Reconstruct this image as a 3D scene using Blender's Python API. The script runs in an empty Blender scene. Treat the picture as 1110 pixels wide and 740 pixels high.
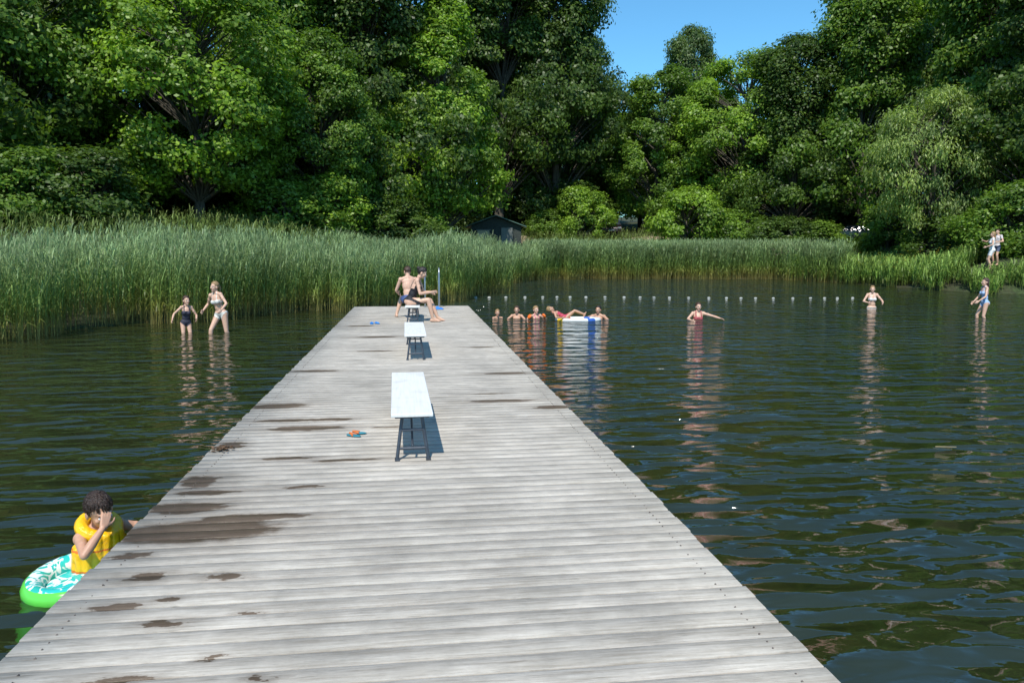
import bpy, math, random
import numpy as np
from mathutils import Vector, Matrix
random.seed(4)
scene=bpy.context.scene
COL=scene.collection
def V(*a): return Vector(a)

# ------------------------------------------------------------------ materials
def newmat(name):
    m=bpy.data.materials.new(name); m.use_nodes=True
    nt=m.node_tree; nt.nodes.clear()
    out=nt.nodes.new('ShaderNodeOutputMaterial')
    return m,nt,out
def N(nt,t,**k):
    n=nt.nodes.new('ShaderNode'+t)
    for a,b in k.items(): setattr(n,a,b)
    return n
def L(nt,a,b): nt.links.new(a,b)
def math_(nt,op,a,b=None,clamp=False):
    n=N(nt,'Math',operation=op); n.use_clamp=clamp
    for i,x in enumerate((a,b)):
        if x is None: continue
        if isinstance(x,(int,float)): n.inputs[i].default_value=x
        else: L(nt,x,n.inputs[i])
    return n.outputs[0]
def mixc(nt,f,a,b,blend='MIX'):
    n=N(nt,'Mix',data_type='RGBA',blend_type=blend)
    for i,x in ((0,f),(6,a),(7,b)):
        if isinstance(x,(int,float)): n.inputs[i].default_value=x
        elif isinstance(x,tuple): n.inputs[i].default_value=(*x,1) if len(x)==3 else x
        else: L(nt,x,n.inputs[i])
    return n.outputs[2]
def noise(nt,vec,scale,detail=3,rough=.55,dist=0):
    n=N(nt,'TexNoise'); n.inputs['Scale'].default_value=scale; n.inputs['Detail'].default_value=detail
    n.inputs['Roughness'].default_value=rough; n.inputs['Distortion'].default_value=dist
    if vec is not None: L(nt,vec,n.inputs['Vector'])
    return n.outputs[0]
def mapping(nt,vec,sc=(1,1,1),loc=(0,0,0),rot=(0,0,0)):
    n=N(nt,'Mapping'); n.inputs['Scale'].default_value=sc; n.inputs['Location'].default_value=loc; n.inputs['Rotation'].default_value=rot
    L(nt,vec,n.inputs['Vector']); return n.outputs[0]
def ramp(nt,f,stops):
    n=N(nt,'ValToRGB'); cr=n.color_ramp
    while len(cr.elements)<len(stops): cr.elements.new(.5)
    for e,(p,c) in zip(cr.elements,stops):
        e.position=p; e.color=(*c,1) if len(c)==3 else c
    L(nt,f,n.inputs[0]); return n.outputs[0]
def maprange(nt,v,a,b,c,d):
    n=N(nt,'MapRange'); n.clamp=True
    for i,x in enumerate((v,a,b,c,d)):
        if isinstance(x,(int,float)): n.inputs[i].default_value=x
        else: L(nt,x,n.inputs[i])
    return n.outputs[0]

def simple(name,col,rough=.6,nscale=12,var=.15,bump=0.0,metal=0,sss=0,spec=.5):
    m,nt,out=newmat(name)
    p=N(nt,'BsdfPrincipled'); tc=N(nt,'TexCoord')
    nz=noise(nt,tc.outputs['Object'],nscale,4)
    dark=tuple(c*(1-var) for c in col); lite=tuple(min(1,c*(1+var)) for c in col)
    L(nt,ramp(nt,nz,[(.3,dark),(.7,lite)]),p.inputs['Base Color'])
    p.inputs['Roughness'].default_value=rough; p.inputs['Metallic'].default_value=metal
    p.inputs['Specular IOR Level'].default_value=spec
    if sss: p.inputs['Subsurface Weight'].default_value=sss; p.inputs['Subsurface Radius'].default_value=(.02,.008,.004); p.inputs['Subsurface Scale'].default_value=.5
    if bump:
        b=N(nt,'Bump'); b.inputs['Distance'].default_value=bump; L(nt,nz,b.inputs['Height']); L(nt,b.outputs[0],p.inputs['Normal'])
    L(nt,p.outputs[0],out.inputs[0]); return m

def leafmat(name,trans=.3):
    m,nt,out=newmat(name)
    at=N(nt,'Attribute'); at.attribute_name='tint'
    oi=N(nt,'ObjectInfo'); col=oi.outputs['Color']
    vm=N(nt,'VectorMath',operation='SCALE'); L(nt,col,vm.inputs[0]); L(nt,at.outputs['Fac'],vm.inputs['Scale'])
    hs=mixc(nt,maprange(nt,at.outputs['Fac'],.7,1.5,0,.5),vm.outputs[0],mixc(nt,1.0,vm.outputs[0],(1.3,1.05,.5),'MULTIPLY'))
    p=N(nt,'BsdfPrincipled'); p.inputs['Roughness'].default_value=.45; p.inputs['Specular IOR Level'].default_value=.4
    L(nt,hs,p.inputs['Base Color'])
    t=N(nt,'BsdfTranslucent'); L(nt,mixc(nt,1.0,hs,(1.4,1.6,.5),'MULTIPLY'),t.inputs[0])
    mx=N(nt,'MixShader'); mx.inputs[0].default_value=trans
    L(nt,p.outputs[0],mx.inputs[1]); L(nt,t.outputs[0],mx.inputs[2]); L(nt,mx.outputs[0],out.inputs[0])
    return m

def barkmat():
    m,nt,out=newmat('bark'); tc=N(nt,'TexCoord'); p=N(nt,'BsdfPrincipled')
    nz=noise(nt,mapping(nt,tc.outputs['Object'],(6,6,1.5)),2,5)
    L(nt,ramp(nt,nz,[(.3,(.03,.025,.018)),(.7,(.12,.105,.08))]),p.inputs['Base Color'])
    p.inputs['Roughness'].default_value=.9
    b=N(nt,'Bump'); b.inputs['Distance'].default_value=.03; L(nt,nz,b.inputs['Height']); L(nt,b.outputs[0],p.inputs['Normal'])
    L(nt,p.outputs[0],out.inputs[0]); return m

def reedmat(name,stops,trans=.3):
    m,nt,out=newmat(name)
    h=N(nt,'Attribute'); h.attribute_name='hgt'; at=N(nt,'Attribute'); at.attribute_name='tint'
    c=ramp(nt,h.outputs['Fac'],stops)
    geo=N(nt,'NewGeometry')
    big=noise(nt,geo.outputs['Position'],.45,3)
    vm=N(nt,'VectorMath',operation='SCALE'); L(nt,c,vm.inputs[0])
    L(nt,math_(nt,'MULTIPLY',at.outputs['Fac'],maprange(nt,big,.3,.7,.75,1.25)),vm.inputs['Scale'])
    p=N(nt,'BsdfPrincipled'); p.inputs['Roughness'].default_value=.45; p.inputs['Specular IOR Level'].default_value=.45
    L(nt,vm.outputs[0],p.inputs['Base Color'])
    t=N(nt,'BsdfTranslucent'); L(nt,vm.outputs[0],t.inputs[0])
    mx=N(nt,'MixShader'); mx.inputs[0].default_value=trans
    L(nt,p.outputs[0],mx.inputs[1]); L(nt,t.outputs[0],mx.inputs[2]); L(nt,mx.outputs[0],out.inputs[0])
    return m

# ------------------------------------------------------------------ geometry helpers
def capsule(a,b,r1,r2,n=10,h=3):
    a=Vector(a);b=Vector(b); d=(b-a)
    if d.length<1e-6: d=Vector((0,0,1e-4))
    d.normalize(); t=d.orthogonal().normalized(); u=d.cross(t)
    vs=[a-d*r1]; fs=[]; rings=[]
    for c,r,sgn in ((a,r1,-1),(b,r2,1)):
        rng=range(1,h+1) if sgn<0 else range(0,h)
        for k in rng:
            ang=(math.pi/2)*k/h
            if sgn<0: off=-math.cos(ang)*r; rr=math.sin(ang)*r
            else: off=math.sin(ang)*r; rr=math.cos(ang)*r
            st=len(vs)
            for i in range(n):
                th=2*math.pi*i/n
                vs.append(c+d*off+t*(math.cos(th)*rr)+u*(math.sin(th)*rr))
            rings.append(st)
    vs.append(b+d*r2); e=len(vs)-1
    for i in range(n): fs.append((0,rings[0]+(i+1)%n,rings[0]+i))
    for q in range(len(rings)-1):
        A=rings[q];B=rings[q+1]
        for i in range(n): fs.append((A+i,A+(i+1)%n,B+(i+1)%n,B+i))
    A=rings[-1]
    for i in range(n): fs.append((A+i,A+(i+1)%n,e))
    return vs,fs
def ellip(c,r,R=None,n=16,m=10):
    c=Vector(c); R=R or Matrix.Identity(3)
    vs=[c+R@Vector((0,0,-r[2]))];fs=[]
    for k in range(1,m):
        ph=-math.pi/2+math.pi*k/m
        for i in range(n):
            th=2*math.pi*i/n
            vs.append(c+R@Vector((math.cos(ph)*math.cos(th)*r[0],math.cos(ph)*math.sin(th)*r[1],math.sin(ph)*r[2])))
    vs.append(c+R@Vector((0,0,r[2]))); e=len(vs)-1
    for i in range(n): fs.append((0,1+(i+1)%n,1+i))
    for k in range(m-2):
        A=1+k*n;B=A+n
        for i in range(n): fs.append((A+i,A+(i+1)%n,B+(i+1)%n,B+i))
    A=1+(m-2)*n
    for i in range(n): fs.append((A+i,A+(i+1)%n,e))
    return vs,fs
def box(x0,x1,y0,y1,z0,z1,tx=0,ty=0):
    vs=[V(x0,y0,z0),V(x1,y0,z0),V(x1,y1,z0),V(x0,y1,z0),V(x0+tx,y0+ty,z1),V(x1-tx,y0+ty,z1),V(x1-tx,y1-ty,z1),V(x0+tx,y1-ty,z1)]
    return vs,[(0,3,2,1),(4,5,6,7),(0,1,5,4),(1,2,6,5),(2,3,7,6),(3,0,4,7)]
def cyl(a,b,r1,r2=None,n=10):
    r2=r1 if r2 is None else r2
    a=Vector(a);b=Vector(b);d=(b-a).normalized();t=d.orthogonal().normalized();u=d.cross(t)
    vs=[];fs=[]
    for c,r in ((a,r1),(b,r2)):
        for i in range(n):
            th=2*math.pi*i/n; vs.append(c+t*math.cos(th)*r+u*math.sin(th)*r)
    for i in range(n): fs.append((i,(i+1)%n,n+(i+1)%n,n+i))
    fs.append(tuple(range(n))[::-1]); fs.append(tuple(range(n,2*n)))
    return vs,fs
def torus(c,R,r,M=None,n=40,m=14,sx=1,sy=1):
    c=Vector(c); M=M or Matrix.Identity(3); vs=[];fs=[]
    for i in range(n):
        th=2*math.pi*i/n
        for j in range(m):
            ph=2*math.pi*j/m
            rr=r*(1+.02*math.sin(i*2.7))
            vs.append(c+M@Vector(((R+rr*math.cos(ph))*math.cos(th)*sx,(R+rr*math.cos(ph))*math.sin(th)*sy,rr*math.sin(ph))))
    for i in range(n):
        for j in range(m):
            fs.append((i*m+j,((i+1)%n)*m+j,((i+1)%n)*m+(j+1)%m,i*m+(j+1)%m))
    return vs,fs
class MB:
    def __init__(s): s.v=[];s.f=[];s.m=[]
    def add(s,vf,mat=0):
        o=len(s.v); s.v+=[tuple(x) for x in vf[0]]
        for f in vf[1]: s.f.append(tuple(i+o for i in f)); s.m.append(mat)
        return s
    def mesh(s,name,mats):
        me=bpy.data.meshes.new(name); me.from_pydata(s.v,[],s.f)
        for m in mats: me.materials.append(m)
        me.polygons.foreach_set('material_index',s.m); me.update(); return me
    def obj(s,name,mats,parent=None,smooth=True,bevel=0,loc=None):
        me=s.mesh(name,mats)
        if smooth: me.polygons.foreach_set('use_smooth',[True]*len(me.polygons))
        o=bpy.data.objects.new(name,me); COL.objects.link(o)
        if bevel:
            b=o.modifiers.new('Bevel','BEVEL'); b.width=bevel; b.segments=2; b.limit_method='ANGLE'
        if parent: o.parent=parent
        if loc: o.location=loc
        return o
def empty(name,loc=(0,0,0),rz=0):
    e=bpy.data.objects.new(name,None); e.location=loc; e.rotation_euler=(0,0,rz); e.empty_display_size=.3; COL.objects.link(e); return e
def bigmesh(name,verts,quads,mats,matidx=None,tint=None,hgt=None,smooth=False):
    me=bpy.data.meshes.new(name); nv=len(verts); nf=len(quads)
    me.vertices.add(nv); me.vertices.foreach_set('co',np.asarray(verts,dtype=np.float32).ravel())
    me.loops.add(nf*4); me.loops.foreach_set('vertex_index',np.asarray(quads,dtype=np.int32).ravel())
    me.polygons.add(nf); me.polygons.foreach_set('loop_start',np.arange(nf,dtype=np.int32)*4)
    for m in mats: me.materials.append(m)
    if matidx is not None: me.polygons.foreach_set('material_index',np.asarray(matidx,dtype=np.int32))
    if smooth: me.polygons.foreach_set('use_smooth',np.ones(nf,dtype=bool))
    me.update(calc_edges=True)
    if tint is not None:
        a=me.attributes.new('tint','FLOAT','FACE'); a.data.foreach_set('value',np.asarray(tint,dtype=np.float32))
    if hgt is not None:
        a=me.attributes.new('hgt','FLOAT','POINT'); a.data.foreach_set('value',np.asarray(hgt,dtype=np.float32))
    return me

# ------------------------------------------------------------------ people
SKINS=[simple('skin_light',(.62,.38,.27),.5,25,.07,0,0,.08),simple('skin_tan',(.52,.29,.19),.5,25,.07,0,0,.08)]
M_eye=simple('eye_white',(.75,.73,.7),.3,5,.02); M_iris=simple('iris',(.03,.02,.015),.2,5,.1); M_lip=simple('lips',(.42,.14,.12),.45,10,.1)
HAIR={}
def hairmat(c):
    if c not in HAIR:
        m,nt,out=newmat('hair'); tc=N(nt,'TexCoord'); p=N(nt,'BsdfPrincipled')
        nz=noise(nt,mapping(nt,tc.outputs['Object'],(90,90,14)),1,3)
        L(nt,ramp(nt,nz,[(.3,tuple(x*.5 for x in c)),(.7,tuple(x*1.4 for x in c))]),p.inputs['Base Color'])
        p.inputs['Roughness'].default_value=.42
        b=N(nt,'Bump'); b.inputs['Distance'].default_value=.012; L(nt,nz,b.inputs['Height']); L(nt,b.outputs[0],p.inputs['Normal'])
        L(nt,p.outputs[0],out.inputs[0]); HAIR[c]=m
    return HAIR[c]
def ik(a,t,l1,l2,pole):
    d=t-a; Ln=max(.12,min(d.length,(l1+l2)*.995)); dn=d.normalized(); t=a+dn*Ln
    x=(l1*l1-l2*l2+Ln*Ln)/(2*Ln); h=math.sqrt(max(l1*l1-x*x,0))
    pp=pole-dn*pole.dot(dn); pp.normalize()
    return a+dn*x+pp*h,t
def remesh(b,name,vox,it=3):
    me=b.mesh(name+'_src',[]); o=bpy.data.objects.new('tmp_'+name,me); COL.objects.link(o)
    r=o.modifiers.new('r','REMESH'); r.mode='VOXEL'; r.voxel_size=vox; r.use_smooth_shade=True
    s=o.modifiers.new('s','SMOOTH'); s.factor=.5; s.iterations=it
    dg=bpy.context.evaluated_depsgraph_get(); dg.update()
    out=bpy.data.meshes.new_from_object(o.evaluated_get(dg)); out.name=name
    bpy.data.objects.remove(o); bpy.data.meshes.remove(me); return out
def hand(b,W,d,n,fs,curl,k=1.0):
    d=d.normalized(); n=(n-d*n.dot(d)).normalized(); s=d.cross(n)
    if s.dot(fs)<0: s=-s
    offs=(.030,.011,-.010,-.029); lens=(.070,.078,.072,.056)
    for i,(o,l) in enumerate(zip(offs,lens)):
        kn=W+d*(.088-.004*abs(i-1))*k+s*o*k
        b.add(capsule(W+s*o*.55*k+d*.005,kn,.0165*k,.0125*k,8,2))
        p=kn; ang=0
        for q,(fr,da) in enumerate(((.45,.35),(.32,.75),(.25,.55))):
            ang+=da*curl*(1+.12*i)
            dd=d*math.cos(ang)+n*math.sin(ang)+s*(o*1.2)
            e=p+dd.normalized()*l*fr*k
            b.add(capsule(p,e,(.0095-.0008*q)*k,(.0087-.0008*q)*k,8,2)); p=e
    p=W+d*.018*k+s*.02*k
    for dd,l,r in ((d*.6+s*.8+n*.2,.042,.0145),(d*.85+s*.5+n*.25,.034,.0115),(d*.95+s*.2+n*.4,.026,.0098)):
        e=p+dd.normalized()*l*k; b.add(capsule(p,e,r*k,(r-.0015)*k,8,2)); p=e

def person(name,loc,yaw,sc,pose,cloth,clothcol,skin=0,haircol=(.05,.03,.02),hair='short',fem=False,hs=1.0,w=1.0,vox=.0085):
    P=dict(pelvis=(0,0,.92),spine=(0,0,1),fwd=(0,1,0),wR=(.25,.08,.86),wL=(-.25,.08,.86),pR=(.5,-1,0),pL=(-.5,-1,0),
           aR=(.1,0,.08),aL=(-.1,0,.08),kR=(.1,1,0),kL=(-.1,1,0),foot=(0,1,0),curl=.55,hup=(0,0,1),hfwd=(0,1,0),hR=None,hL=None,nR=None,nL=None)
    P.update(pose); v=lambda k:Vector(P[k])
    up=v('spine').normalized(); fw=v('fwd'); fw=(fw-up*fw.dot(up)).normalized(); rt=fw.cross(up)
    R=Matrix((rt,fw,up)).transposed(); pel=v('pelvis')
    T=lambda x,y,z: pel+R@Vector((x,y,z))
    b=MB(); g=.9 if fem else 1.0; sw=(.155 if fem else .175)*w; hw=1.0 if not fem else 1.06
    b.add(ellip(T(0,0,0),(.15*hw*w,.105*w,.11),R)); b.add(ellip(T(0,.002,.14),(.125*w*(.93 if fem else 1),.088*w,.15),R))
    b.add(ellip(T(0,.004,.31),(.145*w*g**.5,.105*w,.17),R)); b.add(ellip(T(0,-.01,.40),(.15*w*g**.5,.08*w,.085),R))
    for s in (-1,1):
        b.add(ellip(T(s*.068*w,-.045,-.045),(.085*w,.08*w,.085),R))
        if fem: b.add(ellip(T(s*.065,.082,.30),(.056,.05,.056),R))
        else: b.add(ellip(T(s*.065*w,.06,.36),(.07*w,.045*w,.06),R))
        b.add(capsule(T(s*.03,-.015,.50),T(s*sw*.85,-.01,.455),.046*w,.046*w))
        b.add(ellip(T(s*sw,0,.45),(.056*w*g,.056*w*g,.06*w),R))
    hup=v('hup').normalized(); hf=v('hfwd'); hf=(hf-hup*hf.dot(hup)).normalized(); hr=hf.cross(hup)
    HR=Matrix((hr,hf,hup)).transposed()
    nb=T(0,-.015,.48); C=nb+hup*(.06+.105*hs)+hf*.02
    H=lambda x,y,z: C+HR@(Vector((x,y,z))*hs)
    b.add(capsule(nb-up*.03,H(0,-.02,-.05),.056*w*g,.05*g*hs**.5))
    b.add(ellip(H(0,-.012,.022),(.074*hs,.093*hs,.092*hs),HR)); b.add(ellip(H(0,.027,-.03),(.057*hs,.062*hs,.082*hs),HR))
    b.add(ellip(H(0,.062,-.092),(.028*hs,.025*hs,.022*hs),HR,10,8))
    b.add(capsule(H(0,.086,.008),H(0,.107,-.028),.009*hs,.0135*hs,8)); b.add(capsule(H(-.034,.076,.02),H(.034,.076,.02),.012*hs,.012*hs,8))
    for s in (-1,1):
        b.add(ellip(H(s*.077,-.006,-.014),(.011*hs,.021*hs,.031*hs),HR,10,8)); b.add(ellip(H(s*.037,.062,-.03),(.02*hs,.018*hs,.018*hs),HR,10,8))
    bones=[('spine',T(0,0,-.05),T(0,0,.42),.13),('head',nb+up*.02,C,.07)]
    for s,k in ((1,'R'),(-1,'L')):
        sh=T(s*sw,0,.45); el,wr=ik(sh,v('w'+k),.285,.25,v('p'+k))
        b.add(capsule(sh,el,.05*g*w,.036*g*w)); b.add(ellip(sh*.55+el*.45+fw*.008,(.044*g*w,.044*g*w,.05*w),R))
        b.add(capsule(el,el*.65+wr*.35,.036*g*w,.040*g*w)); b.add(capsule(el*.65+wr*.35,wr,.040*g*w,.024*g*w))
        hd=v('h'+k) if P['h'+k] else (wr-el); hn=v('n'+k) if P['n'+k] else (T(0,0,.2)-wr)
        hand(b,wr,hd,hn,fw,P['curl'],.95*g**.3*(hs**.3))
        hp=T(s*.088*w,0,-.04); kn,an=ik(hp,v('a'+k),.43,.41,v('k'+k))
        b.add(capsule(hp,kn,.088*w,.052*w)); b.add(capsule(kn,kn*.66+an*.34,.052*w,.055*w)); b.add(capsule(kn*.66+an*.34,an,.055*w,.034*w))
        f=v('foot').normalized(); dn=Vector((0,0,-1))
        hl=an+dn*.042-f*.035; ball=an+dn*.052+f*.12
        b.add(capsule(hl,ball,.034,.026)); b.add(capsule(an,ball,.036,.022)); sd=f.cross(dn).normalized()
        b.add(capsule(ball-sd*.022,ball+sd*.022,.022,.022))
        for q in range(5): b.add(capsule(ball+sd*(q-2)*.017,ball+sd*(q-2)*.018+f*(.052-abs(q-1.5)*.006)+dn*.006,.0105,.009,8,2))
        bones+=[('uarm',sh,el,.045),('farm',el,wr,.034),('hand',wr,wr+hd.normalized()*.15,.03),('thigh',hp,kn,.075),('shin',kn,an,.045)]
    me=remesh(b,name+'_body',vox,4)
    nv=len(me.vertices); nf=len(me.polygons)
    co=np.zeros(nv*3); me.vertices.foreach_get('co',co); co=co.reshape(-1,3)
    ce=np.zeros(nf*3); me.polygons.foreach_get('center',ce); ce=ce.reshape(-1,3)
    best=np.full(nf,9.); bi=np.zeros(nf,int); bt=np.zeros(nf)
    for i,(nm,A,B,r) in enumerate(bones):
        A=np.array(A);B=np.array(B);ab=B-A; t=np.clip(((ce-A)@ab)/(ab@ab),0,1)
        d=np.linalg.norm(ce-(A+t[:,None]*ab),axis=1)-r
        k=d<best; best[k]=d[k]; bi[k]=i; bt[k]=t[k]
    nm=np.array([x[0] for x in bones])[bi]; rel=ce-np.array(pel)
    u=rel@np.array(up); xx=np.abs(rel@np.array(rt)); yy=rel@np.array(fw)
    sp=nm=='spine'; th=nm=='thigh'; ua=nm=='uarm'
    if cloth=='swimsuit': m=(sp&(u<.36)&((yy>0)|(u<.20+.5*xx)))|((sp|ua)&(u>=.18)&(u<.53)&(xx>.055)&(xx<.085))|(th&(u<.06)&(u>-.13+.9*(xx-.02)))
    elif cloth=='bikini': m=(sp&(u<.03)&(u>-.2))|(sp&(u>.265)&(u<.345)&((yy>.03)|(abs(u-.28)<.012)))|(th&(u>-.12+.8*(xx-.02)))|((sp|ua)&(u>=.33)&(u<.53)&(xx>.06)&(xx<.075))
    elif cloth=='trunks': m=(sp&(u<.07))|(th&(bt<.55))
    elif cloth=='dress': m=(sp&(u<.47))|(th&(bt<.6))|(ua&(bt<.25))
    elif cloth=='shirt': m=(sp&(u<.49)&(u>.0))|(ua&(bt<.5))
    else: m=np.zeros(nf,bool)
    m=m&(nm!='head')
    me.materials.append(SKINS[skin]); me.materials.append(simple('fabric',clothcol,.7,30,.12))
    mi=m.astype(np.int32)
    me.materials.append(simple('fabric_shorts',(.08,.1,.16),.8,30,.12))
    if cloth=='shirt': mi[(sp&(u<=.0))|(th&(bt<.6))]=2; m=mi>0
    me.polygons.foreach_set('material_index',mi)
    lt=np.zeros(nf,int); me.polygons.foreach_get('loop_total',lt); lv=np.zeros(len(me.loops),int); me.loops.foreach_get('vertex_index',lv)
    vm=np.zeros(nv,bool); vm[lv[np.repeat(m,lt)]]=True
    no=np.zeros(nv*3); me.vertices.foreach_get('normal',no); no=no.reshape(-1,3)
    co[vm]+=no[vm]*.005
    me.vertices.foreach_set('co',co.ravel()); me.polygons.foreach_set('use_smooth',np.ones(nf,bool)); me.update()
    o=bpy.data.objects.new(name,me); COL.objects.link(o); o.location=loc; o.rotation_euler=(0,0,math.radians(yaw)); o.scale=(sc,sc,sc)
    fb=MB()
    for s in (-1,1):
        fb.add(ellip(H(s*.031,.080,-.001),(.0135*hs,.010*hs,.0085*hs),HR,10,8),0); fb.add(ellip(H(s*.031,.0885,-.001),(.006*hs,.004*hs,.006*hs),HR,8,6),1)
        fb.add(capsule(H(s*.018,.093,.023),H(s*.045,.082,.024),.004*hs,.003*hs,6,2),3)
    fb.add(capsule(H(-.02,.085,-.062),H(0,.093,-.060),.004*hs,.0065*hs,8,2),2); fb.add(capsule(H(.02,.085,-.062),H(0,.093,-.060),.004*hs,.0065*hs,8,2),2)
    hm=hairmat(haircol); fb.obj('face_features',[M_eye,M_iris,M_lip,hm],o)
    rr=random.Random(len(name))
    vs,fs=ellip((0,0,0),(1,1,1),None,40,26); hv=[]
    for q in vs:
        dd=q.normalized(); f=1.0+.035*math.sin(dd.x*31+dd.y*9)+.03*math.sin(dd.x*17-dd.z*13+2)+.02*rr.uniform(-1,1)
        front=dd.y*.9-dd.z*.75
        side=(dd.y>-.05 and dd.z<-.05)
        if front>.32 or (side) or dd.z<-.82: f=.80
        elif hair=='short' and dd.z<-.5: f=.86
        hv.append(H(dd.x*.084*f,-.016+dd.y*.105*f,.026+dd.z*.104*f))
    hb=MB(); hb.add((hv,fs))
    if hair=='long':
        for q in range(-4,5):
            a=H(q*.016,-.085+abs(q)*.008,.02); m1=H(q*.019,-.105+abs(q)*.010,-.09); e=H(q*.02,-.10+abs(q)*.006,-.2-.02*rr.random())
            hb.add(capsule(a,m1,.022*hs,.02*hs,8,2)); hb.add(capsule(m1,e,.02*hs,.009*hs,8,2))
    if hair=='bun': hb.add(ellip(H(0,-.12,.05),(.045*hs,.042*hs,.042*hs),HR,14,10))
    if hair=='tail':
        a=H(0,-.11,.03); m1=H(0,-.15,-.03); e=H(.01,-.13,-.17); hb.add(capsule(a,m1,.025*hs,.026*hs,8,2)); hb.add(capsule(m1,e,.026*hs,.008*hs,8,2))
    if hair=='mop':
        for q in range(190):
            an=rr.uniform(0,6.28); el=rr.uniform(.15,1.45); d=Vector((math.cos(an)*math.cos(el),math.sin(an)*math.cos(el),math.sin(el)))
            if d.y>.5 and d.z<.35: continue
            pr=None; az=an+rr.uniform(-.15,.15)
            for k in range(4):
                e2=el-.17*k; dd=Vector((math.cos(az+.05*k)*math.cos(e2),math.sin(az+.05*k)*math.cos(e2),math.sin(e2)))
                pnt=H(dd.x*.0835,-.016+dd.y*.1045,.026+dd.z*.1035)
                if pr is not None and not(dd.y>.45 and dd.z<.1): hb.add(capsule(pr,pnt,(.0065-.0012*k)*hs,(.0053-.0012*k)*hs,5,2))
                pr=pnt
    hb.obj('hair',[hm],o)
    return o,dict(T=T,R=R,H=H,HR=HR)

DECK=.4
brown=(.06,.03,.017); blond=(.32,.2,.09); black=(.02,.013,.01)
person('wading_woman',(-4.60,19.2,-.42),152,.98,dict(spine=(.10,.24,1),wR=(.34,.22,.98),wL=(-.32,.34,1.02),hfwd=(.2,1,-.35),aR=(.17,.22,.1),aL=(-.16,-.2,.1)),'bikini',(.62,.6,.55),0,blond,'tail',True,1.05)
person('wading_girl',(-5.46,19.35,-.46),205,.78,dict(spine=(-.05,.16,1),wR=(.42,.22,1.02),wL=(-.26,.3,1.0),hfwd=(-.3,1,-.25)),'swimsuit',(.03,.03,.05),0,brown,'tail',True,1.2,.95)
person('seated_woman',(-.06,17.2,DECK),-98,1.02,dict(pelvis=(0,0,.475),spine=(0,.42,1),wR=(.1,.46,.64),wL=(-.1,.48,.64),aR=(.11,.50,.08),aL=(-.09,.58,.08),hup=(0,.55,1),hfwd=(0,1,-.75)),'swimsuit',(.012,.012,.016),0,black,'bun',True)
person('seated_man',(-.10,18.05,DECK),8,.98,dict(pelvis=(0,0,.475),spine=(0,.22,1),wR=(.2,.40,.58),wL=(-.2,.40,.58),aR=(.25,.36,.08),aL=(-.25,.36,.08),hup=(0,.3,1),hfwd=(-.3,1,-.3)),'trunks',(.05,.08,.2),0,brown,'short',False)
person('bathing_child',(2.98,22.05,-1.02),165,.80,dict(wR=(.35,.4,1.15),wL=(-.35,.4,1.15)),'trunks',(.4,.1,.1),1,brown,'short',False,1.2)
o,_=person('bathing_child',(3.55,22.1,-1.03),200,.80,dict(wR=(.40,.3,1.2),wL=(-.40,.3,1.2)),'swimsuit',(.5,.1,.2),0,blond,'short',False,1.2)
M_or=simple('orange_vinyl',(.8,.16,.02),.3,6,.08)
for x in (-.3,.3):
    b=MB(); b.add(torus((x,.07,1.36),.05,.045,Matrix.Rotation(math.radians(62 if x>0 else -62),3,'Y'),20,10)); b.obj('armband',[M_or],o)
person('bathing_child',(2.45,22.35,-.97),185,.70,dict(wR=(.35,.4,1.15),wL=(-.35,.4,1.15)),'trunks',(.6,.12,.03),1,blond,'short',False,1.25)
person('bathing_man',(5.38,21.9,-1.32),150,1.0,dict(spine=(0,.1,1),wR=(.3,.5,1.28),wL=(-.3,.5,1.28)),'trunks',(.05,.05,.1),1,black,'short')
person('bathing_woman',(8.1,21.1,-1.20),170,1.0,dict(wR=(.25,.42,1.2),wL=(-.62,.34,1.24),hfwd=(-.15,1,-.1)),'swimsuit',(.3,.05,.06),0,brown,'short',True)
person('bathing_woman',(15.75,24.75,-.94),165,1.0,dict(wR=(.22,.33,1.12),wL=(-.26,.3,1.1),hfwd=(.2,1,0)),'bikini',(.65,.62,.6),0,blond,'bun',True)
person('wading_girl',(16.67,20.6,-.36),78,.89,dict(spine=(0,.06,1),wR=(.18,.26,.92),wL=(-.22,.30,.96),hfwd=(-.1,1,-.2),aR=(.1,.12,.08),aL=(-.1,-.1,.08)),'swimsuit',(.32,.45,.66),0,brown,'long',True,1.1,.95)

# child with life vest at the dock
VC=V(-1.97,4.92,-.10)
cyaw=-128
child,hd=person('boy_in_life_vest',VC,cyaw,.76,dict(pelvis=(0,0,.03),spine=(.05,.12,1),wR=(.12,.27,.585),pR=(1,.6,-.75),hR=(-.42,-.25,.72),nR=(-.3,-1,.0),
    wL=(-.42,.26,.60),pL=(-.3,-.4,-1),hL=(-1,.25,-.05),nL=(0,0,-1),aR=(.14,.25,-.7),aL=(-.14,.2,-.7),hup=(.18,.35,1),hfwd=(.05,1,-.75),curl=.45),'trunks',(.1,.2,.5),1,(.035,.017,.010),'mop',False,1.22,.95,.0065)
T=hd['T'];R=hd['R']
b=MB()
for i in range(16):
    th=2*math.pi*(i+.5)/16; x=math.cos(th)*.180; y=math.sin(th)*.138
    top=.45 if abs(x)<.12 else .33
    b.add(capsule(T(x*1.06,y*1.06,.0),T(x*(.86 if top>.4 else 1),y*.92,top),.050,.047,10,3))
for i in range(16):
    th=2*math.pi*i/16; th2=2*math.pi*(i+1)/16
    f=lambda t:T(math.cos(t)*.130,math.sin(t)*.115-.012,.495-.045*math.sin(t))
    if abs((th+th2)/2-math.pi/2)<.2: continue
    b.add(capsule(f(th),f(th2),.055,.055,10,3))
me=remesh(b,'life_vest',.007,3)
m,nt,out=newmat('vest_vinyl'); tc=N(nt,'TexCoord'); p=N(nt,'BsdfPrincipled')
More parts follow.
